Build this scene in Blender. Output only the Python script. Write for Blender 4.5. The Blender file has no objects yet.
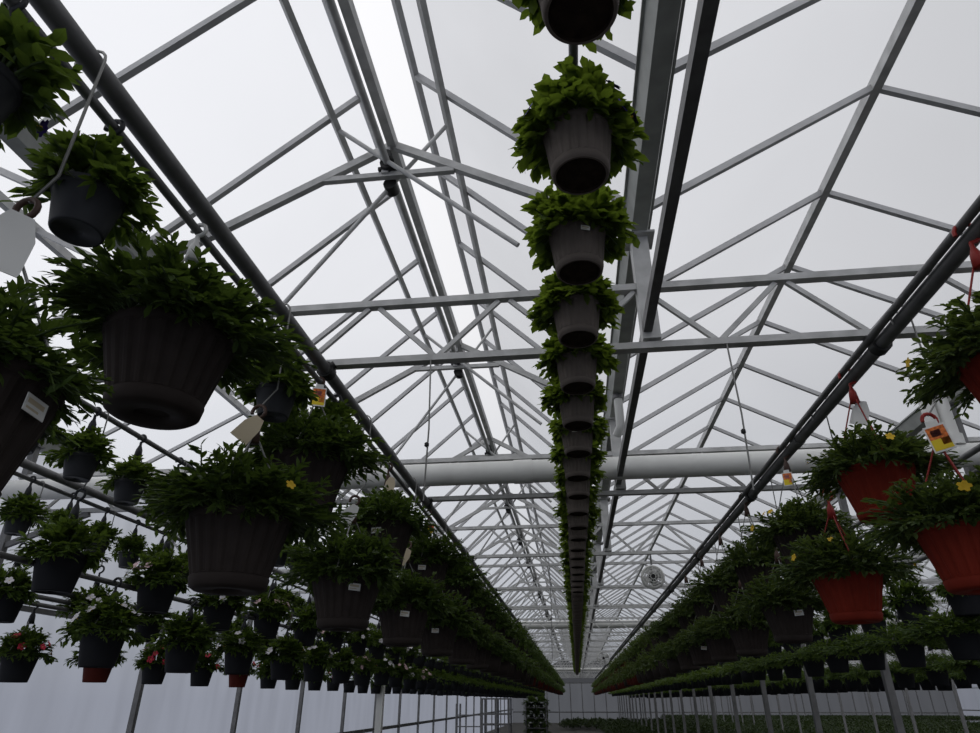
import bpy, math, random
from mathutils import Vector, Matrix

S = 0.8          # one layout unit in metres
H = 1.84          # eye height in metres: the layout is measured from the eye, ground at z = -2.3
GZ = -H / S
rnd = random.Random(7)
scene = bpy.context.scene
COL = scene.collection
pi = math.pi

# ------------------------------------------------------------------ materials
def mat(name, col, rough=.6, metal=0., spec=.3, noise=0., nscale=20., bump=0.):
    m = bpy.data.materials.new(name); m.use_nodes = True
    nt = m.node_tree; b = nt.nodes['Principled BSDF']
    b.inputs['Base Color'].default_value = (*col, 1); b.inputs['Roughness'].default_value = rough
    b.inputs['Metallic'].default_value = metal; b.inputs['Specular IOR Level'].default_value = spec
    if noise or bump:
        tc = nt.nodes.new('ShaderNodeTexCoord'); n = nt.nodes.new('ShaderNodeTexNoise')
        n.inputs['Scale'].default_value = nscale; n.inputs['Detail'].default_value = 4
        nt.links.new(tc.outputs['Object'], n.inputs['Vector'])
        if noise:
            r = nt.nodes.new('ShaderNodeValToRGB')
            r.color_ramp.elements[0].position = .3; r.color_ramp.elements[1].position = .7
            r.color_ramp.elements[0].color = (*[c * (1 - noise) for c in col], 1)
            r.color_ramp.elements[1].color = (*[min(1, c * (1 + noise)) for c in col], 1)
            nt.links.new(n.outputs['Fac'], r.inputs['Fac']); nt.links.new(r.outputs['Color'], b.inputs['Base Color'])
        if bump:
            bp = nt.nodes.new('ShaderNodeBump'); bp.inputs['Strength'].default_value = bump
            nt.links.new(n.outputs['Fac'], bp.inputs['Height']); nt.links.new(bp.outputs['Normal'], b.inputs['Normal'])
    return m

def leafmat(name, dark, light, trans, tf=.35):
    m = bpy.data.materials.new(name); m.use_nodes = True
    nt = m.node_tree; nt.nodes.clear(); L = nt.links.new
    out = nt.nodes.new('ShaderNodeOutputMaterial'); geo = nt.nodes.new('ShaderNodeNewGeometry')
    ramp = nt.nodes.new('ShaderNodeValToRGB')
    ramp.color_ramp.elements[0].color = (*dark, 1); ramp.color_ramp.elements[1].color = (*light, 1)
    L(geo.outputs['Random Per Island'], ramp.inputs['Fac'])
    p = nt.nodes.new('ShaderNodeBsdfPrincipled'); p.inputs['Roughness'].default_value = .5
    p.inputs['Specular IOR Level'].default_value = .15
    L(ramp.outputs['Color'], p.inputs['Base Color'])
    t = nt.nodes.new('ShaderNodeBsdfTranslucent'); t.inputs['Color'].default_value = (*trans, 1)
    mx = nt.nodes.new('ShaderNodeMixShader'); mx.inputs['Fac'].default_value = tf
    L(p.outputs[0], mx.inputs[1]); L(t.outputs[0], mx.inputs[2]); L(mx.outputs[0], out.inputs['Surface'])
    return m

def glazing(name, clear, tint, haze, hazecol, streak=0., sscale=(1, 1, 1)):
    """thin translucent greenhouse sheet: mostly clear, a share of it scatters"""
    m = bpy.data.materials.new(name); m.use_nodes = True
    nt = m.node_tree; nt.nodes.clear(); L = nt.links.new
    out = nt.nodes.new('ShaderNodeOutputMaterial')
    tr = nt.nodes.new('ShaderNodeBsdfTransparent'); tr.inputs['Color'].default_value = (*[clear * c for c in tint], 1)
    if streak:
        tc = nt.nodes.new('ShaderNodeTexCoord'); mp = nt.nodes.new('ShaderNodeMapping'); mp.inputs['Scale'].default_value = sscale
        n = nt.nodes.new('ShaderNodeTexNoise'); n.inputs['Scale'].default_value = 1.; n.inputs['Detail'].default_value = 3
        r = nt.nodes.new('ShaderNodeValToRGB')
        r.color_ramp.elements[0].position = .3; r.color_ramp.elements[1].position = .7
        r.color_ramp.elements[0].color = (*[clear * c * (1 - streak) for c in tint], 1)
        r.color_ramp.elements[1].color = (*[clear * c for c in tint], 1)
        L(tc.outputs['Object'], mp.inputs['Vector']); L(mp.outputs['Vector'], n.inputs['Vector'])
        L(n.outputs['Fac'], r.inputs['Fac']); L(r.outputs['Color'], tr.inputs['Color'])
    tl = nt.nodes.new('ShaderNodeBsdfTranslucent'); tl.inputs['Color'].default_value = (*hazecol, 1)
    mx = nt.nodes.new('ShaderNodeMixShader'); mx.inputs['Fac'].default_value = haze
    L(tr.outputs[0], mx.inputs[1]); L(tl.outputs[0], mx.inputs[2]); L(mx.outputs[0], out.inputs['Surface'])
    return m

M = {
 'steel': mat('galvanised_steel', (.45, .45, .44), .5, .15, .4, .18, 9),
 'steel_dark': mat('dull_grey_steel', (.13, .13, .13), .5, .3, .4, .2, 12),
 'alu': mat('glazing_bar_aluminium', (.42, .42, .42), .5, .15, .4, .1, 8),
 'gutter': mat('gutter_steel', (.32, .33, .31), .5, .2, .4, .2, 6),
 'post': mat('weathered_grey_steel', (.17, .17, .17), .6, .15, .2, .15, 8),
 'black': mat('black_plastic', (.02, .02, .02), .5),
 'pvc': mat('white_pvc', (.66, .66, .63), .4, 0, .4, .05, 5),
 'brown': mat('brown_ribbed_plastic', (.036, .029, .026), .7, 0, .08, .12, 14),
 'tan': mat('taupe_ribbed_plastic', (.115, .098, .086), .7, 0, .1, .1, 14),
 'red': mat('terracotta_red_plastic', (.18, .022, .012), .7, 0, .08, .12, 14),
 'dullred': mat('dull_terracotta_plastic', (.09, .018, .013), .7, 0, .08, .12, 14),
 'charcoal': mat('charcoal_plastic', (.030, .032, .036), .5, 0, .25, .1, 14),
 'slate': mat('dark_slate_plastic', (.018, .019, .022), .7, 0, .1, .1, 14),
 'soil_and_shade': mat('dark_soil_and_recess_shade', (.02, .014, .01), .9, 0, .1, .4, 40),
 'wire': mat('hanger_wire', (.22, .22, .21), .4, .5),
 'whiteplastic': mat('white_plastic', (.6, .6, .58), .5),
 'redplastic': mat('red_hanger_plastic', (.26, .02, .015), .45),
 'brownplastic': mat('brown_hanger_plastic', (.07, .04, .03), .5),
 'tagwhite': mat('white_tag_card', (.75, .75, .72), .6),
 'tagtan': mat('cream_tag_card', (.55, .47, .33), .6),
 'tagorange': mat('orange_print', (.75, .18, .04), .6, 0, .3, .5, 60),
 'tagyellow': mat('yellow_print', (.80, .60, .03), .6),
 'tagpurple': mat('mauve_print', (.25, .10, .14), .6, 0, .3, .4, 60),
 'leaf_dark': leafmat('dark_green_leaf', (.028, .052, .012), (.062, .098, .022), (.12, .19, .028), .30),
 'leaf_mid': leafmat('mid_green_leaf', (.032, .062, .012), (.072, .115, .022), (.15, .23, .03), .34),
 'leaf_bright': leafmat('fresh_green_leaf', (.042, .074, .012), (.090, .135, .022), (.22, .32, .03), .42),
 'leaf_olive': leafmat('olive_green_leaf', (.030, .055, .014), (.075, .108, .030), (.14, .20, .035), .30),
 'leaf_crop': leafmat('deep_green_crop_leaf', (.012, .024, .008), (.032, .050, .014), (.06, .09, .02), .25),
 'stem': mat('green_stem', (.05, .08, .025), .7),
 'f_white': mat('white_petal', (.62, .60, .63), .7), 'f_yellow': mat('yellow_petal', (.55, .36, .02), .7),
 'f_purple': mat('violet_petal', (.07, .035, .26), .7), 'f_red': mat('crimson_petal', (.50, .03, .06), .7),
 'f_pink': mat('pale_pink_petal', (.6, .42, .44), .7),
 'floor': mat('dark_gravel_floor', (.07, .068, .062), .9, 0, .2, .35, 3),
 'green_cart': mat('cart_metal', (.20, .22, .22), .5, .4),
 'roof': glazing('roof_glazing', .90, (.97, .98, 1.), .12, (.85, .86, .88), .05, (.6, .6, .6)),
 'vent': glazing('vent_glazing', .80, (.97, .98, 1.), .14, (.85, .86, .88), .08, (1., 1., 1.)),
 'wall': glazing('wall_film', .57, (.95, .965, 1.), .25, (.6, .61, .65), .22, (3., 3., .5)),
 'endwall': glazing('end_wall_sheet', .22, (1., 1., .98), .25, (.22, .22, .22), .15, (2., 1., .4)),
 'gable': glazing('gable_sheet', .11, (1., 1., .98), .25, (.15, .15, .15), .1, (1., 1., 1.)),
}

# ------------------------------------------------------------------ mesh helpers (layout units)
class MB:
    def __init__(s): s.v = []; s.f = []; s.m = []; s.sm = []
    def add(s, vs, fs, mi=0, smooth=False):
        o = len(s.v); s.v.extend(tuple(v) for v in vs)
        for f in fs: s.f.append(tuple(i + o for i in f)); s.m.append(mi); s.sm.append(smooth)
    def box(s, a, b, mi=0):
        x0, y0, z0 = a; x1, y1, z1 = b
        s.add([(x0,y0,z0),(x1,y0,z0),(x1,y1,z0),(x0,y1,z0),(x0,y0,z1),(x1,y0,z1),(x1,y1,z1),(x0,y1,z1)],
              [(0,3,2,1),(4,5,6,7),(0,1,5,4),(1,2,6,5),(2,3,7,6),(3,0,4,7)], mi)
    def bar(s, p, q, w, h, mi=0, up=(0,0,1)):
        p = Vector(p); q = Vector(q); d = (q - p).normalized(); up = Vector(up)
        if abs(d.dot(up)) > .98: up = Vector((0,1,0))
        x = d.cross(up).normalized(); z = x.cross(d)
        vs = [c + x*(i*w/2) + z*(j*h/2) for c in (p, q) for i, j in ((-1,-1),(1,-1),(1,1),(-1,1))]
        s.add(vs, [(0,1,2,3),(7,6,5,4),(0,4,5,1),(1,5,6,2),(2,6,7,3),(3,7,4,0)], mi)
    def tube(s, pts, r, n=8, mi=0, cap=True, smooth=True):
        pts = [Vector(p) for p in pts]; rings = []; prev = None
        for i, p in enumerate(pts):
            d = (pts[min(i+1, len(pts)-1)] - pts[max(i-1, 0)]).normalized()
            if prev is None:
                u = Vector((0,0,1)) if abs(d.z) < .9 else Vector((1,0,0))
                x = d.cross(u).normalized()
            else: x = (prev - d * prev.dot(d)).normalized()
            prev = x; y = d.cross(x)
            rr = r[i] if isinstance(r, (list, tuple)) else r
            rings.append([p + (x*math.cos(2*pi*k/n) + y*math.sin(2*pi*k/n))*rr for k in range(n)])
        vs = [v for R in rings for v in R]; fs = []
        for i in range(len(pts)-1):
            for k in range(n):
                a = i*n+k; b = i*n+(k+1) % n; fs.append((a, b, b+n, a+n))
        s.add(vs, fs, mi, smooth)
        if cap: s.add(rings[0], [tuple(range(n))[::-1]], mi); s.add(rings[-1], [tuple(range(n))], mi)
    def lathe(s, prof, n=24, mi=0, rib=None, smooth=True, c=(0,0,0)):
        """prof: (r, z, ribdepth)"""
        vs = []
        for pr in prof:
            r, z = pr[0], pr[1]; rd = pr[2] if len(pr) > 2 else 0
            for k in range(n):
                rr = r - (rd if (rib and k % rib >= rib//2) else 0)
                vs.append((c[0]+rr*math.cos(2*pi*k/n), c[1]+rr*math.sin(2*pi*k/n), c[2]+z))
        fs = []
        for i in range(len(prof)-1):
            for k in range(n):
                a = i*n+k; b = i*n+(k+1) % n; fs.append((a, b, b+n, a+n))
        s.add(vs, fs, mi, smooth)
    def join(s, o, off=(0,0,0), sc=1., rot=0., mimap=None):
        c, n = math.cos(rot)*sc, math.sin(rot)*sc; k = len(s.v)
        s.v.extend((x*c - y*n + off[0], x*n + y*c + off[1], z*sc + off[2]) for x, y, z in o.v)
        s.f.extend(tuple(i+k for i in f) for f in o.f)
        s.m.extend((mimap[i] for i in o.m) if mimap else o.m); s.sm.extend(o.sm)

def mesh(name, mb, mats):
    me = bpy.data.meshes.new(name)
    me.from_pydata([(x*S, y*S, z*S) for x, y, z in mb.v], [], mb.f)
    for m in mats: me.materials.append(M[m])
    me.polygons.foreach_set('material_index', mb.m); me.polygons.foreach_set('use_smooth', mb.sm)
    me.update(); return me

def put(name, data, parent=None, loc=(0,0,0), rot=(0,0,0), sc=1.):
    o = bpy.data.objects.new(name, data); COL.objects.link(o)
    o.location = (loc[0]*S, loc[1]*S, loc[2]*S + (0 if parent else H)); o.rotation_euler = rot
    if sc != 1.: o.scale = (sc,)*3
    if parent: o.parent = parent
    return o
def tag(o, label, cat, group=None, kind=None):
    o['label'] = label; o['category'] = cat
    if group: o['group'] = group
    if kind: o['kind'] = kind
    return o
def thing(name, label, cat, loc=(0,0,0), group=None): return tag(put(name, None, None, loc), label, cat, group)
def solo(name, mb, mats, label, cat, loc=(0,0,0), group=None, kind=None):
    return tag(put(name, mesh(name, mb, mats), None, loc), label, cat, group, kind)
def part(name, mb, mats, parent, loc=(0,0,0), label=None):
    o = put(name, mesh(name, mb, mats), parent, loc)
    if label: o['label'] = label
    return o
def struct(name, mb, mats, label=None):
    o = put(name, mesh(name, mb, mats)); o['kind'] = 'structure'
    if label: o['label'] = label
    return o
ORD = ('nearest second third fourth fifth sixth seventh eighth ninth tenth eleventh twelfth thirteenth fourteenth fifteenth '
       'sixteenth seventeenth eighteenth nineteenth twentieth twenty-first twenty-second twenty-third twenty-fourth twenty-fifth '
       'twenty-sixth twenty-seventh twenty-eighth twenty-ninth thirtieth').split()

# ------------------------------------------------------------------ the frame of the house
GUT = [-7.4, -3.37, .66, 4.64, 8.64, 12.64, 16.64, 20.64, 24.64, 28.64, 32.64, 36.64, 40.64]
ZG, ZR = 3.3, 4.4                  # gutter and ridge height
Y0, Y1 = -3.2, 84.
TR0, TRS = 4.12, 3.667             # girders
TRUSS = [TR0 + TRS*k for k in range(22)]
ZLO, ZUP = 2.215, 2.71

# floor and walls
m = MB(); m.box((GUT[0], Y0, GZ-.1), (GUT[-1], Y1, GZ)); struct('floor', m, ['floor'])
def sheet(name, quad, mt, label):
    m = MB(); m.add(quad, [(0,1,2,3)]); return struct(name, m, [mt], label)
sheet('wall_left', [(GUT[0],Y0,GZ),(GUT[0],Y1,GZ),(GUT[0],Y1,ZG),(GUT[0],Y0,ZG)], 'wall', 'cloudy white film wall on the left')
sheet('wall_right', [(GUT[-1],Y0,GZ),(GUT[-1],Y1,GZ),(GUT[-1],Y1,ZG),(GUT[-1],Y0,ZG)], 'wall', 'cloudy white film wall far right')
ZE = 1.74
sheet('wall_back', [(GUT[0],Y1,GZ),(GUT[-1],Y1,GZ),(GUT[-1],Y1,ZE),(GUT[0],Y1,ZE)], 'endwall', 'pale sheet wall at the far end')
def gable(y, zb):
    m = MB()
    for a, b in zip(GUT[:-1], GUT[1:]):
        m.add([(a,y,zb),(b,y,zb),(b,y,ZG),((a+b)/2,y,ZR),(a,y,ZG)], [(0,1,2,3,4)])
    return m
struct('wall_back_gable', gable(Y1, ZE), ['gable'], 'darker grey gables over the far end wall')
struct('wall_front', gable(Y0, GZ), ['wall'], 'film wall behind the viewer')
m = MB(); m.bar((GUT[0],Y1-.05,ZE),(GUT[-1],Y1-.05,ZE),.08,.10); m.bar((GUT[0],Y1-.05,-1.23),(GUT[-1],Y1-.05,-1.23),.07,.12)
x = GUT[0]
while x < GUT[-1]+.1:
    m.bar((x,Y1-.05,GZ),(x,Y1-.05,ZE),.09,.09); x += 1.335
struct('trim_1', m, ['steel_dark'], 'grey framing rails of the far end wall')
for k, xw in ((2, GUT[0]+.05), (3, GUT[-1]-.05)):
    m = MB(); m.bar((xw,Y0,-.95),(xw,Y1,-.95),.06,.11); m.bar((xw,Y0,1.1),(xw,Y1,1.1),.05,.07)
    struct('trim_%d' % k, m, ['steel_dark'], 'grey rails along the %s film wall' % ('left' if k == 2 else 'right'))

# roof glazing: one sheet per fixed slope; the bay of the left ridge has its two panels swung up about the gutters
off = .07
for i, (a, b) in enumerate(zip(GUT[:-1], GUT[1:])):
    c = (a+b)/2
    if i == 1: continue
    sheet('ceiling_left_slope', [(a,Y0,ZG+off),(a,Y1,ZG+off),(c,Y1,ZR+off),(c,Y0,ZR+off)], 'roof', 'glazed roof slope rising from left to right')
    sheet('ceiling_right_slope', [(c,Y0,ZR+off),(c,Y1,ZR+off),(b,Y1,ZG+off),(b,Y0,ZG+off)], 'roof', 'glazed roof slope falling from left to right')
PANEL = {}
for sg, hx, ang, ln, pu, mt, lab in ((1, -3.30, 42., 2.24, 1.90, 'roof', 'long glazed roof panel swung open, left of the bright gap at the left ridge'),
                             (-1, .60, 44.4, 2.45, 2.03, 'vent', 'long glazed roof panel swung open, between the bright gap and the centre baskets')):
    ca, sa = math.cos(math.radians(ang)), math.sin(math.radians(ang)); d = Vector((sg*ca, 0, sa)); nrm = Vector((-sg*sa, 0, ca))
    t = thing('roof_panel', lab, 'roof panel', (hx, Y0, ZG+.02)); L = Y1-Y0-.3
    bm_ = MB(); bm_.bar(d*.04, d*(ln-.03), .045, .055, up=nrm); me = mesh('glazing_bar', bm_, ['alu'])
    y = 2.70 - 1.2222*4
    while y < Y1-.5:
        put('glazing_bar', me, t, (0, y-Y0, 0)); y += 1.2222
    m = MB(); m.bar(d*ln, d*ln+Vector((0,L,0)), .05, .055, up=nrm); part('edge_rail', m, ['alu'], t)
    m = MB(); m.bar(d*pu-nrm*.05, d*pu-nrm*.05+Vector((0,L,0)), .05, .055, up=nrm); part('purlin', m, ['steel'], t)
    m = MB(); m.bar((0,0,0), (0,L,0), .05, .05); part('hinge_rail', m, ['alu'], t)
    m = MB(); o_ = nrm*.035; m.add([o_, o_+Vector((0,L,0)), d*ln+o_+Vector((0,L,0)), d*ln+o_], [(0,1,2,3)]); part('pane', m, [mt], t)
    PANEL[sg] = Vector((hx,0,ZG+.02)) + d*pu - nrm*.09

# glazing bars, one object each
def glz(name, p, q, label, group, w=.042, h=.055):
    mid = Vector(p); m = MB(); m.bar((0,0,0), Vector(q)-mid, w, h, 0); return mesh(name, m, ['alu'])
BAYN = ['leftmost bay', 'vented bay', 'right bay']
for i in (0, 2):
    a, b = GUT[i], GUT[i+1]; c = (a+b)/2
    for side in (0, 1):
        p = (a,0,ZG) if side == 0 else (b,0,ZG)
        q = (c,0,ZR)
        me = glz('glazing_bar', p, q, '', '')
        k = 0; y0 = 3.6 if i < 2 else 3.98
        for y in ([.3, 1.4, 2.55] if i < 2 else [y0-3.667, y0-2.444, y0-1.222]) + [y0+1.2222*j for j in range(66)]:
            if .2 < y < Y1-.3:
                sl = ('left' if side == 0 else 'right') + ' slope of the ' + BAYN[i]
                if k < 14: lab = '%s grey glazing bar from the camera on the %s' % (ORD[k], sl)
                else: lab = 'one of the distant glazing bars, %s' % sl
                tag(put('glazing_bar', me, None, (p[0], y, p[2])), lab, 'roof bar', 'glazing bars on the ' + sl); k += 1
m = MB()
for i in range(3, 12):
    a, b = GUT[i], GUT[i+1]; c = (a+b)/2; y = 3.98
    while y < Y1-.3:
        m.bar((a,y,ZG),(c,y,ZR),.05,.06); m.bar((b,y,ZG),(c,y,ZR),.05,.06); y += 1.2222
    m.bar((c,.3,ZR),(c,Y1-.1,ZR),.06,.08)
solo('glazing_bars', m, ['alu'], 'glazing bars of the roof bays beyond the right-hand gutter', 'roof bars', kind='stuff')

# ridges, gutters, purlins, shafts
def longbar(name, x, z, w, h, mt, label, cat, y0=Y0, y1=Y1, round_=False):
    m = MB()
    if round_: m.tube([(0,0,0),(0,y1-y0,0)], w/2, 12)
    else: m.box((-w/2,0,-h/2),(w/2,y1-y0,h/2))
    return solo(name, m, [mt], label, cat, (x, y0, z))
longbar('ridge_beam', -1.36, ZR, .075, .11, 'steel', 'flat ridge beam along the vented bay on the left', 'ridge beam')
longbar('ridge_beam', 2.65, ZR, .07, .10, 'steel', 'ridge beam along the peak of the right overhead bay', 'ridge beam')
longbar('ridge_beam', -5.385, ZR, .07, .10, 'steel', 'ridge beam of the leftmost bay by the film wall', 'ridge beam')
longbar('vent_shaft', -1.375, 4.12, .062, 0, 'steel', 'round drive shaft running just below the left ridge beam', 'shaft', round_=True)
longbar('screen_rail', .635, 2.345, .06, .085, 'steel_dark', 'dark rail along the girders right of the centre baskets', 'rail')
for gx, lab in ((-7.4,'gutter along the top of the left film wall'), (-3.37,'grey valley gutter left of the thick hanging pipe'),
                (.66,'wide valley gutter beside the row of centre baskets'), (4.64,'valley gutter right of the right hanging pipes'),
                (8.64,'valley gutter beyond the right posts')):
    m = MB(); w = .05; h = .16; t = .085
    prof = [(-t-.03,h),(-t,h),(-w,0),(w,0),(t,h),(t+.03,h),(t+.03,h-.02),(t+.012,h-.02),(w+.008,-.014),(-w-.008,-.014),(-t-.012,h-.02),(-t-.03,h-.02)]
    n = len(prof); L = Y1-Y0
    vs = [(px,0,pz) for px,pz in prof] + [(px,L,pz) for px,pz in prof]
    m.add(vs, [(k,(k+1)%n,(k+1)%n+n,k+n) for k in range(n)])
    solo('roof_gutter', m, ['gutter'], lab, 'gutter', (gx, Y0, ZG-.13))

# girders
def girder(y, x0, x1, n, lab, split, group):
    if split: t = thing('roof_girder', lab, 'girder', (x0, y, ZLO), group)
    lo = MB(); lo.bar((0,0,0),(x1-x0,0,0),.075,.05); up = MB(); up.bar((0,0,ZUP-ZLO),(x1-x0,0,ZUP-ZLO),.07,.052)
    step = (x1-x0)/n; webs = []
    for k in range(n):
        a = k*step
        for p, q in (((a+.04,0,ZUP-ZLO-.03),(a+step/2-.02,0,.03)), ((a+step/2+.02,0,.03),(a+step-.04,0,ZUP-ZLO-.03))):
            w = MB(); w.bar(p, q, .03, .034); webs.append(w)
    if split:
        part('lower_chord', lo, ['steel'], t); part('upper_chord', up, ['steel'], t)
        for w in webs: part('web_brace', w, ['steel'], t)
    else:
        lo.join(up)
        for w in webs: lo.join(w)
        solo('roof_girder', lo, ['steel'], lab, 'girder', (x0, y, ZLO), group)
for k, y in enumerate(TRUSS):
    girder(y, -7.4, 8.64, 16, '%s lattice roof girder from the camera, spanning the overhead bays' % ORD[k], k < 5, 'lattice girders under the roof')
    if k: girder(y, 8.66, 40.64, 32, '%s lattice girder of the far right bays, counted from the camera' % ORD[k-1], False, 'lattice girders of the far right bays')

# rafter frames with collar over each girder in the vented bay
for k, y in enumerate(TRUSS):
    lab = '%s peaked rafter frame from the camera, with collar, under the left ridge' % ORD[k] if k < 9 else 'distant peaked rafter frame under the left ridge'
    t = thing('rafter_frame', lab, 'roof frame', (-1.36, y, ZG), 'peaked frames under the left ridge')
    for sg in (-1, 1):
        m = MB(); m.bar((sg*1.98,0,-.02),(sg*.02,0,ZR-ZG-.02),.055,.07); part('rafter', m, ['steel'], t)
    m = MB(); m.bar((-.62,0,.74),(.56,0,.74),.05,.05); part('collar', m, ['steel'], t)
    m = MB(); m.bar((-.04,-.02,.74),(-.04,-.02,1.06),.06,.05); part('king_post', m, ['steel'], t)
    m = MB(); m.tube([(-.015,-.08,.82),(-.015,.08,.82)], .065, 12); m.tube([(-.015,-.13,.87),(-.015,-.07,.87)], .05, 12); m.box((-.10,-.05,.77),(.07,.05,.80)); m.tube([(-.015,.05,.70),(-.015,.16,.70)], .06, 12)
    b = part('shaft_bearing', m, ['black'], t, label='black shaft bearing')
    if k < 8:
        O = Vector((-1.36, 0, ZG)); pl_, pr_ = PANEL[1]-O, PANEL[-1]-O
        c1 = Vector((-.03, 0, .83)); d1 = (c1-pl_).normalized()
        m = MB(); m.tube([pl_+Vector((0,-.10,0)), c1+Vector((0,-.10,0)), c1+d1*1.52+Vector((0,-.10,0))], .021, 8); part('rack_tube', m, ['steel'], t)
        c2 = Vector((-.01, 0, .72)); d2 = (c2-pr_).normalized()
        m = MB(); m.tube([pr_+Vector((0,.10,0)), c2+Vector((0,.10,0)), c2+d2*1.5+Vector((0,.10,0))], .019, 8); part('rack_tube', m, ['steel'], t)
# posts
def post(name, x, y, z0, z1, w, mt, lab, cat, group, brace=False):
    t = thing(name, lab, cat, (x, y, z0), group)
    m = MB(); m.box((-w/2,-w/2,0),(w/2,w/2,z1-z0)); part('shaft', m, [mt], t)
    m = MB(); m.box((-w*.9,-w*.9,z1-z0),(w*.9,w*.9,z1-z0+.02)); part('cap_plate', m, [mt], t)
    if brace:
        m = MB(); m.bar((w/2,0,z1-z0-1.35),(1.1,0,ZLO-z0-.04),.05,.07); part('knee_brace', m, [mt], t)
    return t
for k, y in enumerate(TRUSS):
    for gx, lab in ((-3.37, 'left valley gutter'), (.66, 'centre valley gutter')):
        post('gutter_post', gx, y, ZLO+.04, ZG-.16, .125 if gx > 0 else .11, 'steel',
             '%s short post from the camera standing on its girder under the %s' % (ORD[k], lab) if k < 8 else 'distant short post on a girder under the %s' % lab,
             'post', 'short posts under the ' + lab)
    post('wall_post', -7.32, y, GZ, ZG-.16, .09, 'post', '%s post from the camera along the left film wall' % ORD[k] if k < 10 else 'distant post along the left film wall', 'post', 'posts along the left film wall', True)
    post('house_post', 4.64, y, GZ, ZG-.16, .10, 'post', '%s square grey post from the camera in the right-hand line' % ORD[k] if k < 10 else 'distant square post in the right-hand line', 'post', 'posts right of the walkway')
    if k > 2: post('house_post', 12.64, y, GZ, ZG-.16, .09, 'post', '%s slim post from the camera in the farther right line of posts' % ORD[k-3] if k < 9 else 'distant slim post in the farther right line of posts', 'post', 'posts far to the right')
# leaning props at the far corner
post('white_column', -5.48, 20., GZ, 2.0, .18, 'pvc', 'fat white plastic column near the left film wall', 'column', None)

# white heating ducts
def duct(y, x0, x1, z, r, lab):
    t = thing('heating_duct', lab, 'duct', (x0, y, z)); L = x1-x0
    m = MB(); m.tube([(0,0,0),(L,0,0)], r, 28); part('pipe', m, ['pvc'], t)
    x = 2.
    while x < L:
        m = MB(); m.tube([(x,0,0),(x+.22,0,0)], r+.008, 28); part('coupling', m, ['pvc'], t); x += 4.6
    return t
duct(7.47, -7.2, 12.6, 2.425, .135, 'fat white duct pipe crossing under the roof on the second girder')
duct(26.9, -7.2, 12.6, 2.58, .14, 'distant white duct pipe crossing under the roof')
duct(66., -7.2, 12.6, 2.5, .14, 'farthest pale duct pipe crossing under the roof near the end wall')
for x, lab in ((4.2, 'left of two upright white plastic pipes on the duct at right'), (4.36, 'right of two upright white plastic pipes on the duct at right')):
    t = thing('riser_pipe', lab, 'pipe', (x, 7.44, 2.55))
    m = MB(); m.tube([(0,0,-.02),(0,0,.10)], .10, 16); m.tube([(0,0,.08),(0,0,.55)], .075, 16); part('pipe', m, ['pvc'], t)
    m = MB(); m.tube([(0,0,.55),(0,0,.60)], .085, 16); m.tube([(0,0,.60),(0,0,.66)], .05, 12); part('valve_cap', m, ['black'], t)
t = thing('drain_pipe', 'white plastic drain pipe under the gutter beside the centre baskets', 'pipe', (.62, 7.0, 2.72))
m = MB(); m.tube([(.04,0,.46),(.04,0,.05),(.0,.1,-.02)], .05, 14); part('pipe', m, ['pvc'], t)
m = MB(); m.tube([(.04,0,.38),(.04,0,.43)], .062, 14); part('clamp', m, ['steel_dark'], t)

# hanging rails: fat pipe and thin pipe
def rail(name, x, z, r, lab, y0=-1., y1=82.5, clamp=False, zc=ZLO):
    t = thing(name, lab, 'pipe', (x, y0, z))
    m = MB(); m.tube([(0,0,0),(0,y1-y0,0)], r, 14); part('pipe', m, ['steel_dark'], t)
    if clamp:
        for y in TRUSS:
            m = MB(); yy = y-y0
            m.tube([(0,yy-.04,0),(0,yy+.04,0)], r+.018, 12)
            m.bar((0,yy,r),(0,yy,zc-z),.05,.03); m.tube([(r*.9,yy-.02,r*.5),(r*1.5,yy-.02,r*.9)], .03, 8)
            part('clamp', m, ['black'], t)
        yy = 2.
        while yy < 20:
            m = MB(); m.tube([(0,yy,0),(0,yy+.14,0)], r+.006, 14); part('sleeve', m, ['steel_dark'], t); yy += 4.9
XL, XR, XC = -1.72, 2.12, .125
rail('hanging_pipe', -1.71, 2.165, .046, 'thick hanging pipe on the left, sloping from the top corner', clamp=True)
rail('hanging_pipe', -1.735, 2.06, .021, 'thin hanging pipe just below the thick left pipe')
rail('hanging_pipe', 2.16, 2.13, .046, 'thick hanging pipe on the right, running to the frame edge', clamp=True)
rail('hanging_pipe', 2.09, 2.165, .025, 'thin hanging pipe along the upper side of the thick right pipe')
rail('hanging_pipe', XC, 2.30, .019, 'slim pipe that carries the centre row of baskets', clamp=True)
for x, z, r, lab in ((-3.66,2.04,.022,'thin pipe left of the big brown baskets, carrying small pots'),
        (-3.80,.87,.022,'low thin pipe across the lower left with flowering pots'),
        (-5.45,2.14,.045,'thick pipe at the far left, level with the white duct'), (-5.52,2.04,.022,'thin pipe beside the thick far left pipe'),
        (-5.62,1.06,.035,'thick low pipe of the three in the lower left corner'), (-5.60,.97,.024,'middle low pipe of the three in the lower left corner'),
        (-5.56,.89,.022,'lowest low pipe of the three in the lower left corner'),
        (3.92,2.13,.03,'thin pipe right of the red baskets below the gutter'), (4.02,2.0,.022,'thinner of two pipes right of the red baskets'), (5.85,2.1,.04,'hanging pipe beyond the right line of posts'), (7.7,2.1,.04,'outermost hanging pipe at the far right')):
    rail('hanging_pipe', x, z, r, lab)

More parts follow.
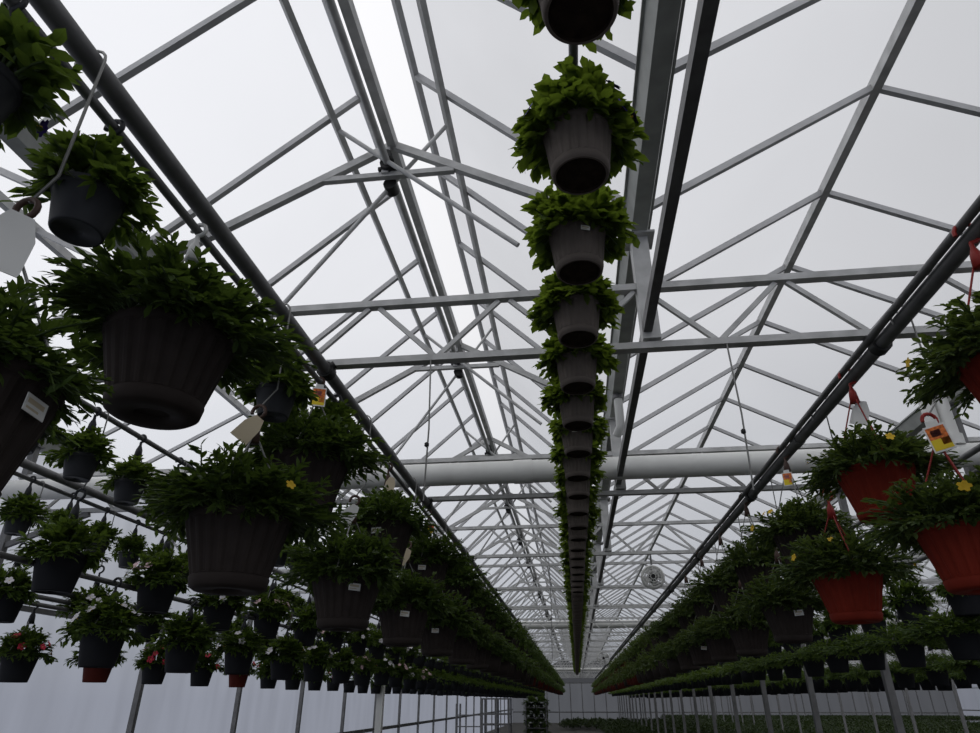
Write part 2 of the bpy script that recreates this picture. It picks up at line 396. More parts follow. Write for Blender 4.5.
# ------------------------------------------------------------------ plants
def leaf(mb, p, d, up, L, W, mi=0, fold=.12, curl=.18, simple=False):
    d = d.normalized(); x = d.cross(up)
    if x.length < 1e-3: x = d.cross(Vector((1,0,.3)))
    x.normalize(); n = x.cross(d)
    if simple:
        c = p + d*(.5*L) - n*(fold*W)
        mb.add([p, p+d*(.45*L)+x*(W/2), p+d*L-n*(curl*L), p+d*(.45*L)-x*(W/2), c], [(0,1,4),(1,2,4),(2,3,4),(3,0,4)], mi); return
    q = lambda t, s: p + d*(t*L) + x*(s*W) + n*((abs(s)*fold*2 - .5*fold)*W*.9 - curl*L*t*t)
    mb.add([p, q(.28,.36), q(.28,0), q(.28,-.36), q(.65,.40), q(.65,0), q(.65,-.40), q(1,0)],
           [(0,1,2),(0,2,3),(1,4,5,2),(2,5,6,3),(4,7,5),(5,7,6)], mi)

def foliage(seed, R, Ht, rim, nst, nl, L, W, droop, bias=1., simple=False, stems=True, wob=.3, t0=.35, curl=.18, flat=0.):
    g = random.Random(seed); mb = MB()
    for i in range(nst):
        a = g.uniform(0, 2*pi); e = (g.random()**bias)*pi/2*1.0
        if g.random() < .30: e = -g.uniform(0, .6)
        k = g.uniform(.72, 1.06)*(1 + .14*math.sin(3*a+seed))
        ce, se = math.cos(e), math.sin(e)
        tip = Vector((R*ce*k*math.cos(a), R*ce*k*math.sin(a), (Ht*se if se > 0 else droop*se*1.6)*k))
        r0 = rim*math.sqrt(g.random())*.85; a0 = a + g.uniform(-.7,.7)
        b = Vector((r0*math.cos(a0), r0*math.sin(a0), -.02))
        mid = (b+tip)*.5 + Vector((0,0, .25*Ht + max(0,-tip.z)*.6))
        P = lambda t: b*(1-t)**2 + mid*(2*t*(1-t)) + tip*t*t
        if stems: mb.tube([P(t) for t in (0,.33,.66,1.)], [.007,.006,.005,.003], 3, 1, cap=False)
        for j in range(nl):
            t = t0 + (1-t0)*(j+g.random()*.8)/nl; p = P(min(t,1)); tg = (P(min(t+.02,1.02))-P(t-.02)).normalized()
            az = g.uniform(0, 2*pi)
            out = Vector((math.cos(az), math.sin(az), g.uniform(-.35,.5)))
            d = (tg*g.uniform(.25,1.0) + out*.8 + Vector((p.x,p.y,0)).normalized()*.35)
            if flat: d.z *= (1-flat)
            up = Vector((g.uniform(-wob,wob), g.uniform(-wob,wob), 1))
            s = g.uniform(.65,1.15)*(1 if t < .85 else .8)
            leaf(mb, p, d, up, L*s, W*s, 0, .12, curl*g.uniform(.2,1.6), simple)
    return mb
def flower_mb(r, n=5):
    m = MB()
    for k in range(n):
        a = 2*pi*k/n; d = Vector((math.cos(a), math.sin(a), .25)); x = Vector((-math.sin(a), math.cos(a), 0))
        c = Vector((0,0,.0))
        m.add([c, d*(.55*r)+x*(.42*r), d*r+x*(.25*r)-Vector((0,0,.12*r)), d*r-x*(.25*r)-Vector((0,0,.12*r)), d*(.55*r)-x*(.42*r)], [(0,1,2,3,4)], 0)
    m.tube([(0,0,-.5*r),(0,0,.03*r)], [.05*r,.16*r], 6, 1)
    return m

# pots: origin at the centre of the base, units
def ribbed_pot(D, h, n=88, low=False, tp=.70, deep=0.):
    R = D/2; r = R*tp; m = MB()
    if low:
        m.lathe([(0.001,.0),(r,0),(R,h),(R*.92,h),(R*.9,h-.02),(.001,h-.02)], 14); return m
    rd = R*.035
    if deep: m.lathe([(.001,deep),(r*.84,deep),(r*.86,0)], n, 1, smooth=False); m.lathe([(r*.86,0),(r*.94,0)], n); m.lathe([(r*.94,0),(r*.94,.012*h)], n)  # underside recess is painted in the dark soil colour to stand in for shade
    else:
        m.lathe([(r*.36,.05*h),(r*.38,.0),(r*.86,-.005),(r*.94,.012*h)], n, smooth=True)
        m.lathe([(0.001,.05*h),(r*.36,.05*h)], n)
    m.lathe([(r*.94,.012*h),(r*.985,.03*h),(r*1.035,.15*h),(r*1.015,.165*h)], n)
    lo = r*1.01 ; hi = R*.965
    m.lathe([(lo,.17*h,0),(lo+.002,.19*h,rd),(hi,.86*h,rd),(hi,.885*h,0)], n, 0, 4, smooth=False)
    m.lathe([(hi,.885*h),(R*.99,.90*h),(R*1.0,.985*h),(R*.985,h),(R*.93,h),(R*.90,.9*h)], n)
    m.lathe([(R*.90,.9*h),(.001,.92*h)], n, 1)
    return m
def smooth_pot(D, h, n=40, low=False):
    R = D/2; r = R*.74; m = MB()
    if low:
        m.lathe([(0.001,0),(r,0),(R,h),(R*.9,h),(.001,h-.02)], 12); return m
    m.lathe([(.001,.045*h),(r*.22,.045*h),(r*.24,.02*h),(r*.84,.02*h),(r*.88,0),(r*.97,0),(r,.03*h),(R*.95,.80*h),(R*.96,.81*h),(R,.82*h),(R*1.01,.99*h),(R*.95,h),(R*.9,.9*h)], n)
    m.lathe([(R*.9,.9*h),(.001,.92*h)], n, 1)
    return m
BIG, BH = .545, .375; RBIG = .49; MID, MH = .34, .27; SML, SH = .245, .185; CEN, CH = .285, .225
POT = {}
def potmesh(kind, col, low=False):
    key = (kind, col, low)
    if key not in POT:
        fn, D, h = {'big': (ribbed_pot,BIG,BH), 'rbig': (ribbed_pot,RBIG,BH*.90), 'mid': (smooth_pot,MID,MH), 'small': (smooth_pot,SML,SH), 'centre': (ribbed_pot,CEN,CH)}[kind]
        POT[key] = mesh('pot_'+kind+'_'+col, fn(D, h, low=low, **({'tp': .80, 'deep': .016} if kind == 'centre' else {})), [col, 'soil_and_shade']); POT[key]['h'] = h
    return POT[key]
HGT = {'big': BH, 'rbig': BH*.90, 'mid': MH, 'small': SH, 'centre': CH}
DIA = {'big': BIG, 'rbig': RBIG, 'mid': MID, 'small': SML, 'centre': CEN}
FB = {  # foliage builders (origin at the rim)
 'big':    [foliage(s, .49, .33, .25, 300, 14, .076, .033, .09, 1.0, wob=.5) for s in (1,2,3,4)],
 'rbig':   [foliage(s, .47, .26, .22, 300, 14, .058, .030, .08, 1.2, wob=.5) for s in (11,12,13)],
 'trail':  [foliage(s, .60, .20, .20, 260, 10, .062, .034, .10, 1.6) for s in (51,52,53)],
 'mid':    [foliage(s, .30, .24, .15, 130, 11, .075, .042, .09, 1.0) for s in (21,22,23)],
 'small':  [foliage(s, .235, .20, .11, 110, 8, .080, .044, .07, .9) for s in (31,32,33)],
 'centre': [foliage(s, .245, .24, .12, 190, 8, .078, .056, .07, .9) for s in (41,42,43,44)],
}
FM = {'trail': 'leaf_mid', 'big': 'leaf_dark', 'rbig': 'leaf_olive', 'mid': 'leaf_mid', 'small': 'leaf_mid', 'centre': 'leaf_bright'}
FOL = {k: [mesh('foliage_'+k, b, [FM[k], 'stem']) for b in v] for k, v in FB.items()}
LOWB = {
 'big':    [foliage(s, .56, .38, .25, 150, 6, .13, .06, .20, .9, True, False) for s in (1,2,3)],
 'rbig':   [foliage(s, .54, .33, .22, 150, 6, .115, .055, .18, 1.0, True, False) for s in (11,12,13)],
 'trail':  [foliage(s, .62, .22, .20, 120, 5, .13, .065, .12, 1.5, True, False) for s in (51,52)],
 'mid':    [foliage(s, .31, .24, .15, 60, 4, .12, .065, .10, 1.0, True, False) for s in (21,22)],
 'small':  [foliage(s, .24, .20, .11, 50, 4, .11, .065, .07, .9, True, False) for s in (31,32)],
 'centre': [foliage(s, .255, .24, .12, 80, 5, .11, .07, .08, .9, True, False) for s in (41,42,43)],
}
LOW = {k: [mesh('foliage_far_'+k, b, [FM[k], 'stem']) for b in v] for k, v in LOWB.items()}
FLW = {c: mesh('flower_'+c, flower_mb(.045), [c, 'f_yellow']) for c in ('f_white','f_yellow','f_purple','f_red','f_pink')}
FLB = {c: mesh('flower_big_'+c, flower_mb(.034), [c, 'f_yellow']) for c in ('f_yellow','f_purple')}

def hanger_mb(rim, h, hook_r, top_extra=0.):
    """three wires from the rim (z=0) up to a cone at z=h, then a hook of radius hook_r whose crown is at h+2*hook_r+.1"""
    w = MB()
    for k in range(3):
        a = 2*pi*k/3+.5; w.tube([(rim*math.cos(a),rim*math.sin(a),-.01),(.02*math.cos(a),.02*math.sin(a),h)], .0055, 5)
    c = MB(); c.lathe([(.005,h-.03),(.034,h-.03),(.026,h+.05),(.011,h+.09),(.011,h+.12)], 10)
    zc = h+.12+hook_r; pts = [(0,0,h+.10)] + [(hook_r*math.sin(t), 0, zc-hook_r*math.cos(t)) for t in [i*pi/7 for i in range(0, 12)]]
    c.tube(pts, .011, 7)
    return w, c
HM = {}
PIPE = {'LU': (-1.735,2.06,.035), 'LS': (-1.735,2.06,.035), 'LL': (-1.71,2.165,.06), 'RU': (2.16,2.13,.06), 'RL': (2.16,2.13,.06), 'C': (XC,2.30,.03),
        'SA': (-3.66,2.04,.033), 'SB': (-5.52,2.04,.033), 'UA': (-3.80,.87,.033), 'UB': (-5.56,.89,.033), 'TA': (-3.66,2.04,.033), 'TB': (-5.52,2.04,.033),
        'VA': (3.92,2.13,.042), 'WA': (4.02,2.0,.033), 'VB': (5.85,2.1,.052), 'WB': (5.85,2.1,.052), 'WC': (7.7,2.1,.052)}
def hanger(kind, root, z, col, wirecol, it, wire=False):
    """hook over its pipe, or with wire=True a hook at .45 above the rim hung by a long wire from the pipe"""
    pxx, pz, hr = PIPE[it['row']]; zp = round(pz - it['z'], 2); cx = round(pxx - it['x'], 2)
    h = zp - .12 - hr if not wire else (.45 if kind in ('big','rbig') else .28)
    key = (kind, zp, cx, col, wirecol, wire)
    if key not in HM:
        w, c = hanger_mb(DIA[kind]/2*.97, h, hr if not wire else .04); w.join(c, mimap={0: 1})
        if wire:
            zt = h+.12+.08
            w.tube([(.0,0,zt-.012),(cx+hr,0,zt+.10),(cx+hr,0,zp-.02)] + [(cx+hr*math.cos(t),0,zp+hr*math.sin(t)) for t in [j*pi/7 for j in range(0,9)]], .006, 5, 2)
        HM[key] = mesh('hanger', w, [wirecol, col, 'wire'])
    return put('hanger', HM[key], root, (0,0,z))
TG = {}
def plant_tag(parent, loc, rz, style, sc=1., tilt=0.):
    if style not in TG:
        m = MB()
        if style == 'white' or style == 'cream':
            pr = [(-.03,.0),(.03,.0),(.058,-.07),(.062,-.19),(-.062,-.19),(-.058,-.07)]
            m.add([(x,.002,z) for x,z in pr]+[(x,-.002,z) for x,z in pr], [tuple(range(6))[::-1],tuple(range(6,12))]+[(k,(k+1)%6,(k+1)%6+6,k+6) for k in range(6)])
            TG[style] = mesh('plant_tag', m, ['tagwhite' if style == 'white' else 'tagtan'])
        else:
            m.box((-.055,-.002,-.16),(.055,.002,0)); m.box((-.03,-.002,0),(.03,.002,.03))
            for sg in (-1, 1):
                y0, y1 = sorted((sg*.002, sg*.0032))
                m.box((-.047,y0,-.15),(.047,y1,-.085),1); m.box((-.047,y0,-.085),(.047,y1,-.012),2); m.box((.005,y0,-.125),(.047,y1,-.085),2); m.box((-.03,y0,-.07),(.02,y1,-.03),3)
            TG[style] = mesh('plant_tag', m, ['tagwhite','tagyellow','tagorange','tagpurple'])
    o = put('plant_tag', TG[style], parent, loc, (0, tilt, rz), sc); return o
pl = MB(); pl.box((-.055,-.002,-.032),(.055,.002,.032)); pl.box((-.045,-.0028,-.02),(.02,-.002,-.012),1); pl.box((-.045,-.0028,.0),(.04,-.002,.018),1)
PL = mesh('price_label', pl, ['tagwhite', 'tagtan'])

# ------------------------------------------------------------------ list of all baskets
items = []    # dict(kind,col,x,y,z(rim),label,group,row,opts)
def addrow(row, kind, x, z, ys, col, group, labfn, far, **o):
    for i, y in enumerate(ys):
        items.append(dict(row=row, kind=kind, x=x+rnd.uniform(-.02,.02)*o.get('jx',1), y=y, z=z+rnd.uniform(-.02,.02)*o.get('jz',1),
            col=col(i,y) if callable(col) else col, group=group, label=labfn(i) if i < o.get('nlab',14) else far, i=i, o=o, lab=labfn, far=far))
def seq(a, d, end): return [a+d*k for k in range(int((end-a)/d)+1)]
YE = 82.
addrow('C','centre',XC,2.07,[1.28]+seq(1.97,.662,60.),'tan','taupe petunia pots on the centre pipe',
   lambda i: '%s taupe ribbed pot of petunias from the camera, hanging in the centre row' % ORD[i], 'far-off taupe petunia pot merged into the end of the centre row', nlab=20, jx=.3, jz=.3)
addrow('LU','big',XL,1.47,[2.36,4.09,6.03]+seq(7.85,1.87,YE),'brown','big brown baskets on the upper tier at left',
   lambda i: '%s large brown ribbed basket from the camera, upper tier under the left thick pipe' % ORD[i], 'far-off large brown basket on the upper tier at left', nlab=12)
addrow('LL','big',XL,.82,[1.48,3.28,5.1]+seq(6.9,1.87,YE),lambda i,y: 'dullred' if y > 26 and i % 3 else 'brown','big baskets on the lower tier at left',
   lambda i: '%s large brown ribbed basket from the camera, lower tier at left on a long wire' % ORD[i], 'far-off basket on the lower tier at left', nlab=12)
addrow('LS','small',XL,1.7,[1.18,1.71,3.43,4.4],'charcoal','small charcoal pots on the left thin pipe',
   lambda i: ['small charcoal pot with leafy plant, cut by the upper left corner','small charcoal pot of green leaves hanging near the top left','small dark pot hanging just right of the biggest brown basket','small leafy pot hanging behind the second large basket at left'][i], '')
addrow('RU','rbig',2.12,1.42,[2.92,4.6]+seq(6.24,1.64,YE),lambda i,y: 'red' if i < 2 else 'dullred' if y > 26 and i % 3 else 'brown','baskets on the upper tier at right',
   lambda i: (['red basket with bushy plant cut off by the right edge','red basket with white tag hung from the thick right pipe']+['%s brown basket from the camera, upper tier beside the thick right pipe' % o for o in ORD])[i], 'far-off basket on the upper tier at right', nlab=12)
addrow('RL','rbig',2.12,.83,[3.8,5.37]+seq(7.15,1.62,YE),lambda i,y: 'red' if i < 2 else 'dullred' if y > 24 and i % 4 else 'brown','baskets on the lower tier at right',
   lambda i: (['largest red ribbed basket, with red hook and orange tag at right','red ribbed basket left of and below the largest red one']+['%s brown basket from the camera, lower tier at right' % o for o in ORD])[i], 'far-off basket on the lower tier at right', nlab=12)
for nm, X, s0, w in (('nearer', -3.66, 0, 'A'), ('farther', -5.5, .35, 'B')):
    addrow('S'+w,'small',X,1.67,seq(3.12+s0,.617,YE),'charcoal','small pots on the %s upper left pipe' % nm,
       lambda i, nm=nm: '%s small charcoal leafy pot from the camera on the %s upper pipe at left' % (ORD[i], nm), 'far-off small pot on the %s upper pipe at left' % nm, nlab=14)
    addrow('T'+w,'mid',X,.93,seq(3.24 if w == 'A' else 3.7,1.2,YE),'slate','flowering pots of the %s middle tier at left' % nm,
       lambda i, nm=nm: '%s dark pot of flowering plants from the camera, %s middle tier at lower left' % (ORD[i], nm), 'far-off dark pot in the %s middle tier at left' % nm, nlab=12, fl=1)
    addrow('U'+w,'mid',X-.08,.51 if w == 'A' else .44,seq(5.2 if w == 'A' else 6.6,1.2,YE),(lambda i,y: 'dullred' if i in (1,4) else 'slate') if w == 'B' else 'slate','flowering pots of the %s lowest tier at left' % nm,
       lambda i, nm=nm: '%s dark pot of flowering plants from the camera, %s lowest tier at lower left' % (ORD[i], nm), 'far-off dark pot in the %s lowest tier at left' % nm, nlab=12, fl=1)
for nm, X, w in (('nearer', 3.95, 'A'), ('farther', 5.85, 'B')):
    addrow('V'+w,'mid',X,1.02,seq(6.2,1.2,YE),'slate','dark pots of the %s middle tier at right' % nm,
       lambda i, nm=nm: '%s dark leafy pot from the camera, %s middle tier at right' % (ORD[i], nm), 'far-off dark pot in the %s middle tier at right' % nm, nlab=12)
    addrow('W'+w,'mid',X,.63 if w == 'A' else .48,seq(5.3,1.2,YE),'slate','trailing pots of the %s low tier at right' % nm,
       lambda i, nm=nm: '%s trailing dark pot from the camera, %s low tier at right' % (ORD[i], nm), 'far-off trailing pot in the %s low tier at right' % nm, nlab=12, fk='trail')
addrow('WC','mid',7.7,.46,seq(8.,.75,YE),'slate','trailing pots of the outermost low tier at right',
       lambda i: '%s trailing dark pot from the camera, outermost low tier at right' % ORD[i], 'far-off trailing pot in the outermost low tier at right', nlab=10, fk='trail')

for it in items:
    if it['row'] == 'LS' and it['i'] == 3: it['z'] = 1.80
    if it['row'] == 'LL' and it['i'] == 1: it['z'] = .87
    if it['row'] == 'LL' and it['i'] > 1: it['z'] += .04
    if it['row'] == 'RU' and it['i'] > 1: it['z'] -= .05
    if it['row'] == 'RL' and it['i'] == 1: it['x'] = 2.07
# camera frame test, to rank the baskets by the size they show
F_, TH, PS = 650., math.radians(27.161), math.radians(6.791)
FW = Vector((-math.sin(PS)*math.cos(TH), math.cos(PS)*math.cos(TH), math.sin(TH))); RT = Vector((math.cos(PS), math.sin(PS), 0)); UP = RT.cross(FW)
def px(p):
    p = Vector(p); d = p.dot(FW)
    return (490+F_*p.dot(RT)/d, 366.5-F_*p.dot(UP)/d, d) if d > .1 else (1e5, 1e5, d)
for it in items:
    u, v, d = px((it['x'], it['y'], it['z'])); it['d'] = d
    r = F_*DIA[it['kind']]*1.1/max(d,.1)
    it['vis'] = d > .2 and -r < u < 980+r and -r < v < 733+r
    hid = 0
    if it['row'] in ('SA','SB') and it['y'] > 14: hid = 1        # the big baskets stand in front of these
    if it['row'] in ('TA','TB','UB') and it['y'] > 24: hid = 1
    if it['row'] in ('VA','VB','WB','WC') and it['y'] > 26: hid = 1
    it['size'] = DIA[it['kind']]/max(d,.1)*(.45 if hid else 1)
cand = sorted([it for it in items if it['vis']], key=lambda t: -t['size'])
single, rest = cand[:300], cand[300:]
for row in ('SA','SB','TA','TB','UA','UB','VA','VB','WA','WB','WC'):      # count only the baskets one can see
    vis_ = sorted([it for it in cand if it['row'] == row], key=lambda t: t['y'])
    for j, it in enumerate(vis_): it['label'] = it['lab'](j) if j < it['o'].get('nlab', 14) else it['far']

def camdir(it): return math.atan2(-it['y'], -it['x'])
def add_flowers(fo, kind, rz, fc, n, g, mesh_=None, sc=1., low=0.):
    D = {'big': (.50,.34), 'rbig': (.48,.24), 'mid': (.285,.225), 'small': (.22,.19), 'centre': (.245,.25)}[kind]
    for k in range(n):
        a = g.uniform(0,2*pi); e = g.uniform(low, 1.1); d = Vector((D[0]*math.cos(e)*math.cos(a), D[0]*math.cos(e)*math.sin(a), D[1]*math.sin(e)))
        nrm = Vector((d.x, d.y, d.z+.05)).normalized(); q = nrm.to_track_quat('Z','Y')
        o = put('flower', (mesh_ or FLW)[fc], fo, d*.93, q.to_euler(), g.uniform(.75,1.15)*sc); o['label'] = {'f_white':'white','f_yellow':'yellow','f_purple':'violet','f_red':'crimson','f_pink':'pale pink'}[fc]+' flower'

for n, it in enumerate(single):
    g = random.Random(n*13+5); k = it['kind']; h = HGT[k]; row = it['row']; d = it['d']; i = it['i']; o = it['o']
    near = d < 13
    root = thing('hanging_basket', it['label'], 'hanging basket', (it['x'], it['y'], it['z']-h), it['group'])
    pot = put('pot', potmesh(k, it['col'], not near), root)
    fv = (FOL if d < 15 else LOW)[o.get('fk', k)]
    fo = put('foliage', fv[g.randrange(len(fv))], root, (0,0,h-.015), (0,0,g.uniform(0,6.28)), 1.)
    w = o.get('wide', 1.)*g.uniform(.95,1.06)*{'LL': .76 if i == 0 else 1.04, 'LU': 1.14 if i == 0 else 1.04, 'RU': 1.05, 'RL': 1.05, 'C': .86 if i == 0 else 1., 'VA': .9, 'VB': .9}.get(row, 1.)
    fo.scale = (w, w, g.uniform(.95,1.1)*(1.0 if row[0] == 'W' else 1.1 if row[0] == 'R' else .75 if row == 'LL' and i == 0 else 1.))
    cd = camdir(it)
    if near:
        hc, wc = ('redplastic','redplastic') if it['col'] == 'red' else ('brownplastic','wire')
        if row == 'LU': hanger(k, root, h, 'whiteplastic' if i == 0 else 'brownplastic', 'wire', it)
        elif row in ('LL',): hanger(k, root, h, 'brownplastic', 'wire', it, True)
        elif row == 'RU': hanger(k, root, h, hc, wc, it)
        elif row == 'RL': hanger(k, root, h, hc, wc, it, True)
        elif row == 'C': hanger(k, root, h, 'brownplastic', 'wire', it)
        elif row in ('LS','SA','SB','UA','UB'): hanger(k, root, h, 'charcoal', 'wire', it)
        else: hanger(k, root, h, 'charcoal', 'wire', it, True)
        # price labels on the pots that show one
        lab_on = (row == 'LL' and i in (0,2,3,4)) or (row == 'LU' and i in (2,3)) or (row == 'C' and i in (2,6,8,10)) or (row == 'RL' and i in (2,5)) 
        if lab_on:
            aa = cd + (.8 if row == 'LL' and i == 0 else g.uniform(-.5,.5)); R = DIA[k]/2; zz = h*.72; rr = R*(.70+.30*.72)*1.005+.012
            put('price_label', PL, pot, (rr*math.cos(aa), rr*math.sin(aa), zz), (math.atan(.36*.9)*0, g.uniform(-.12,.12), aa+pi/2), .8 if k != 'centre' else .4)
        tz = h+.40
        if row == 'LL': plant_tag(root, (.03,-.03,h+.56), cd+pi/2, 'white' if i in (0,2) else 'cream', 1.15 if i == 0 else .9, .1 if i == 0 else .6)
        if row == 'LU' and i == 1: plant_tag(root, (.03,-.05,h+.53), cd+pi/2, 'print', .9)
        if row == 'LU' and i in (2,3): plant_tag(root, (.05,-.03,h+.46), cd+pi/2, 'cream' if i == 2 else 'print', .8, .2)
        if row == 'RL' and i == 0: plant_tag(root, (-.02,-.05,h+.56), cd+pi/2, 'print', 1.0, -.15)
        if row == 'RU' and i == 1: plant_tag(root, (.05,.0,h+.52), cd+pi/2, 'white', .95, .35)
        if row == 'RU' and i == 2: plant_tag(root, (-.03,-.05,h+.55), cd+pi/2, 'print', .8)
    if d < 16:
        if row == 'C' and i < 3: add_flowers(fo, k, 0, 'f_purple', 11 if i else 4, g, FLB, 1.0, -.1)
        if row in ('RU','RL') and it['col'] == 'red' or (row == 'RU' and i == 2): add_flowers(fo, k, 0, 'f_yellow', 4, g, FLB, .8)
        if row == 'LL' and i == 1: add_flowers(fo, k, 0, 'f_yellow', 2, g, FLB, .9)
        if row == 'LS' and i == 0: add_flowers(fo, k, 0, 'f_purple', 6, g, FLB, .9, -.2)
        if o.get('fl') and i not in (1,):
            fc = 'f_red' if (row in ('UB',)) else g.choice(['f_white','f_white','f_white','f_pink'])
            add_flowers(fo, k, 0, fc, g.randrange(7, 14), g)
# the hundreds too small and far to tell apart: one mass of pots
m = MB(); slots = ['tan','brown','red','dullred','charcoal','slate','leaf_dark','leaf_olive','leaf_mid','leaf_bright','stem']
PB = {k: (ribbed_pot if k in ('big','rbig','centre') else smooth_pot)(DIA[k], HGT[k], low=True) for k in DIA}
for n, it in enumerate(rest):
    k = it['kind']; fk = it['o'].get('fk', k); b = LOWB[fk][n % len(LOWB[fk])]; w = it['o'].get('wide', 1.)
    m.join(PB[k], (it['x'], it['y'], it['z']-HGT[k]), 1., 0., {0: slots.index(it['col'])})
    m.join(b, (it['x'], it['y'], it['z']), w, n*1.7, {0: slots.index(FM[fk]), 1: 10})
solo('hanging_baskets', m, slots, 'mass of far-off baskets in the rows too distant to tell apart', 'hanging baskets', kind='stuff')

# ------------------------------------------------------------------ small fittings
for x, k, lab in ((-.92,0,'thin wire with bead hanging from the first girder, left of centre baskets'), (1.16,0,'thin wire hanging from the first girder, right of centre baskets'), (-.35,2,'thin wire hanging from the third girder')):
    t = thing('hanging_wire', lab, 'wire', (x, TRUSS[k]-.03, ZLO-.04))
    L = 1.02 if k == 0 else 1.6
    m = MB(); m.tube([(0,0,.04),(0.01,0,-L*.5),(-.005,0,-L)], .006, 6); part('wire', m, ['wire'], t)
    m = MB(); m.lathe([(.002,-.02),(.016,-.01),(.016,.01),(.002,.02)], 8, c=(0,0,-L*.62)); part('bead', m, ['black'], t)

def fan(loc, r, lab):
    t = thing('circulation_fan', lab, 'fan', loc)
    m = MB()
    for yy in (-.09,.09):
        for q in (1.,.75,.5,.25):
            m.tube([(r*q*math.cos(a),yy*(1.2-.2*q) if q < 1 else yy*.8,r*q*math.sin(a)) for a in [2*pi*j/24 for j in range(25)]], .007, 5)
        for j in range(12):
            a = 2*pi*j/12; m.tube([(.06*math.cos(a),yy*1.15,.06*math.sin(a)),(r*math.cos(a),yy*.8,r*math.sin(a))], .005, 4)
    m.tube([(r*math.cos(a),0,r*math.sin(a)) for a in [2*pi*j/28 for j in range(29)]], .03, 6); part('cage', m, ['pvc'], t)
    m = MB(); m.tube([(0,-.02,0),(0,.16,0)], .075, 14); part('motor', m, ['black'], t)
    for j in range(4):
        a = pi/2*j+.4; c, s = math.cos(a), math.sin(a); m = MB()
        m.add([(.05*c-.03*s,-.03,.05*s+.03*c),(.05*c+.03*s,.03,.05*s-.03*c),(r*.88*c+.08*s,.03,r*.88*s-.08*c),(r*.88*c-.08*s,-.03,r*.88*s+.08*c)], [(0,1,2,3)])
        m.add([(x,y+.006,z) for x,y,z in m.v], [(3,2,1,0)]); part('blade', m, ['steel'], t)
    m = MB(); m.bar((0,0,r),(0,0,ZLO-.04-loc[2] if False else r+.25),.03,.03); part('bracket', m, ['steel_dark'], t)
fan((1.46, 12.3, 1.95), .185, 'round caged white fan left of the right basket rows')
fan((1.5, 37.8, 1.95), .3, 'tiny distant caged fan right of the centre row')

# racks near the far end on the left
t = thing('metal_rack', 'tall open metal rack standing far off on the floor at left of centre', 'rack', (-7.2, 43.5, GZ))
for x in (0, 1.55, 2.35, 3.15):
    for yy in (0, 1.4):
        m = MB(); m.bar((x,yy,0),(x,yy,2.36 if x else 2.1),.10,.10); part('upright', m, ['post'], t)
for z in (.42, 1.0, 1.55, 2.36):
    m = MB(); m.box((1.5,-.03,z-.04),(3.2,1.43,z+.04)); part('shelf', m, ['post'], t)
m = MB(); m.box((-.2,-.4,.20),(2.6,1.5,.34)); part('deck', m, ['post'], t)
for z in (.9, 1.5): 
    m = MB(); m.bar((0,0,z),(1.55,0,z),.06,.06); part('rail', m, ['post'], t)
t = thing('plant_cart', 'tall metal cart loaded with dark green plants near the far end wall', 'cart', (-3.15, 45., GZ))
for x in (0, 1.25):
    for yy in (0, .9):
        m = MB(); m.bar((x,yy,.1),(x,yy,2.1),.07,.07); part('upright', m, ['steel_dark'], t)
for z in (.2, .75, 1.3, 1.85):
    m = MB(); m.box((0,0,z),(1.25,.9,z+.05)); part('shelf', m, ['steel_dark'], t)
for j in range(4):
    m = MB()
    tube = [(-.05,.1,.02),(.05,.1,.02)]
    m.tube([(-.03,0,0),(.03,0,0)], .09, 12); part('wheel', m, ['black'], t, (.1+(j%2)*1.05, .08+(j//2)*.72, .1))
for z in (.25, .8, 1.35, 1.9):
    for xx in (.32, .93):
        for yy in (.25, .62):
            f = MB(); f.join(LOWB['mid'][0 if yy < .5 else 1], (0,0,.19), 1.65, z*3); f.join(PB['mid'], (0,0,0), .7, 0, {0: 2})
            tag(put('tray_plant', mesh('tray_plant', f, ['leaf_dark','stem','slate']), None, (-3.15+xx, 45.+yy, GZ+z+.01)), 'dark green bushy plant on a shelf of the far cart', 'plant', 'plants on the far cart')
m = MB(); m.lathe([(.001,0),(.16,0),(.2,.5),(.17,.5),(.15,.06),(.001,.06)], 14)
solo('bucket', m, ['red'], 'small red bucket standing left of the far plant cart', 'bucket', (-3.6, 44.8, GZ))
# low crop on the floor
m = MB(); g = random.Random(3)
bb = foliage(77, .5, .35, .4, 26, 4, .22, .11, .02, .7, True, False)
y = 46.
while y < 73.6:
    x = -1. if y > 62 else 2.2
    while x < 34.:
        m.join(bb, (x+g.uniform(-.25,.25), y+g.uniform(-.25,.25), GZ+.02+.3), g.uniform(.8,1.3), g.uniform(0,6)); x += .8
    y += .8
solo('bedding_plants', m, ['leaf_crop','stem'], 'low green carpet of young plants on the floor toward the far wall', 'plants', kind='stuff')
def bench(x0, x1, y0, y1, z, lab):
    t = thing('grow_bench', lab, 'bench', (x0, y0, GZ))
    m = MB(); m.box((0,0,z-GZ-.06),(x1-x0,y1-y0,z-GZ)); part('bench_top', m, ['steel_dark'], t)
    for a in (.2, x1-x0-.2):
        for b in (.2, y1-y0-.2):
            m = MB(); m.bar((a,b,0),(a,b,z-GZ-.06),.07,.07); part('leg', m, ['steel_dark'], t)
    m = MB(); xx = .3
    while xx < x1-x0:
        yy = .3
        while yy < y1-y0: m.join(bb, (xx+g.uniform(-.1,.1), yy, z-GZ), .8, g.uniform(0,6)); yy += .65
        xx += .65
    o = solo('bench_plants', m, ['leaf_crop','stem'], 'green young plants massed on '+lab, 'plants', (x0, y0, GZ), kind='stuff')
bench(9., 23., 75., 82., -1.7, 'the long bench against the far wall')
bench(24., 39.5, 75., 82., -1.7, 'the long bench in the far right corner')

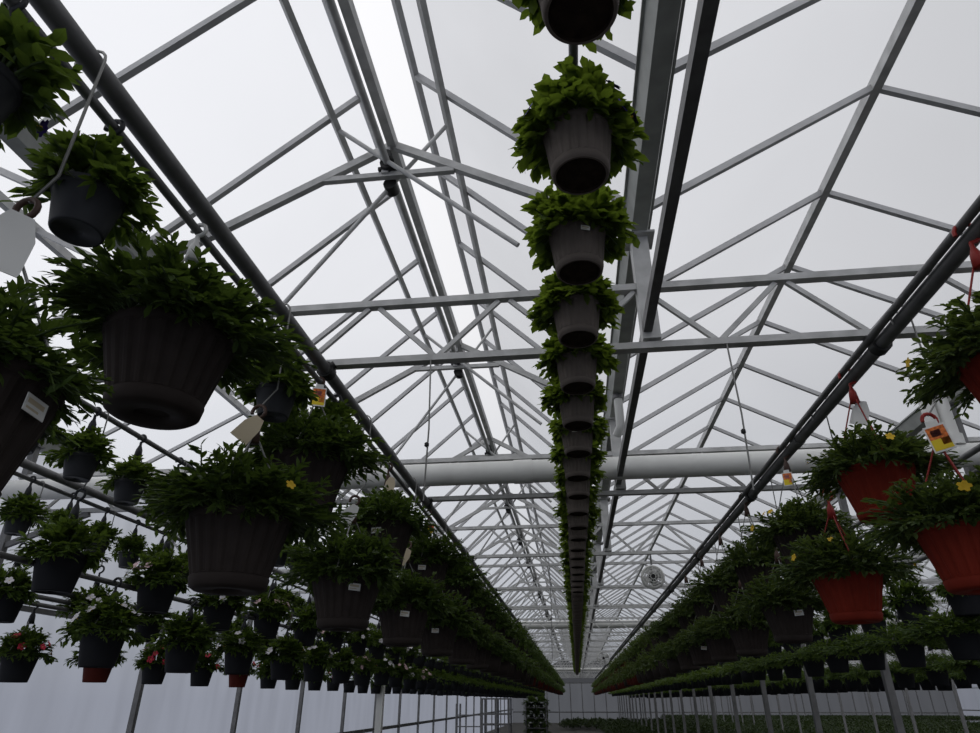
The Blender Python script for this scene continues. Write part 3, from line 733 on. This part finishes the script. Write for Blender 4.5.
# ------------------------------------------------------------------ sky: overcast, brighter overhead and towards the left
w = bpy.data.worlds.new('overcast'); scene.world = w; w.use_nodes = True
nt = w.node_tree; nt.nodes.clear(); Lk = nt.links.new
out = nt.nodes.new('ShaderNodeOutputWorld'); bg = nt.nodes.new('ShaderNodeBackground')
tc = nt.nodes.new('ShaderNodeTexCoord'); sp = nt.nodes.new('ShaderNodeSeparateXYZ'); rp = nt.nodes.new('ShaderNodeValToRGB')
Lk(tc.outputs['Generated'], sp.inputs[0])
cr = rp.color_ramp; cr.elements[0].position = 0.; cr.elements[0].color = (.33,.35,.41,1)
cr.elements[1].position = 1.; cr.elements[1].color = (.90,.895,.915,1)
for p_, c_ in ((.10,(.46,.48,.52)), (.28,(.64,.65,.68)), (.50,(.785,.785,.805)), (.75,(.845,.845,.865))):
    e = cr.elements.new(p_); e.color = (*c_,1)
Lk(sp.outputs['Z'], rp.inputs['Fac'])
mu = nt.nodes.new('ShaderNodeMath'); mu.operation = 'MULTIPLY_ADD'; mu.inputs[1].default_value = -.42; mu.inputs[2].default_value = 1.05
Lk(sp.outputs['X'], mu.inputs[0])
b1 = nt.nodes.new('ShaderNodeMath'); b1.operation = 'MULTIPLY'; b1.inputs[1].default_value = -.6; Lk(sp.outputs['Y'], b1.inputs[0])
b2 = nt.nodes.new('ShaderNodeMath'); b2.operation = 'MAXIMUM'; b2.inputs[1].default_value = 0.; Lk(b1.outputs[0], b2.inputs[0])
ad = nt.nodes.new('ShaderNodeMath'); ad.operation = 'ADD'; Lk(mu.outputs[0], ad.inputs[0]); Lk(b2.outputs[0], ad.inputs[1])
Lk(rp.outputs['Color'], bg.inputs['Color']); Lk(ad.outputs[0], bg.inputs['Strength'])
Lk(bg.outputs[0], out.inputs['Surface'])

# ------------------------------------------------------------------ camera
cam = bpy.data.cameras.new('camera'); co = bpy.data.objects.new('camera', cam); COL.objects.link(co)
cam.sensor_width = 36.; cam.lens = 650./980*36; cam.clip_start = .02; cam.clip_end = 200
co.location = (0,0,H); co.rotation_euler = (pi/2+TH, 0, PS)
scene.camera = co
vs = scene.view_settings
scene.display_settings.display_device = 'sRGB'
vs.view_transform = 'Standard'; vs.look = 'None'; vs.gamma = 1.; vs.use_curve_mapping = False; vs.exposure = 0.
scene.cycles.transparent_max_bounces = 16
scene.cycles.max_bounces = 6; scene.cycles.diffuse_bounces = 4
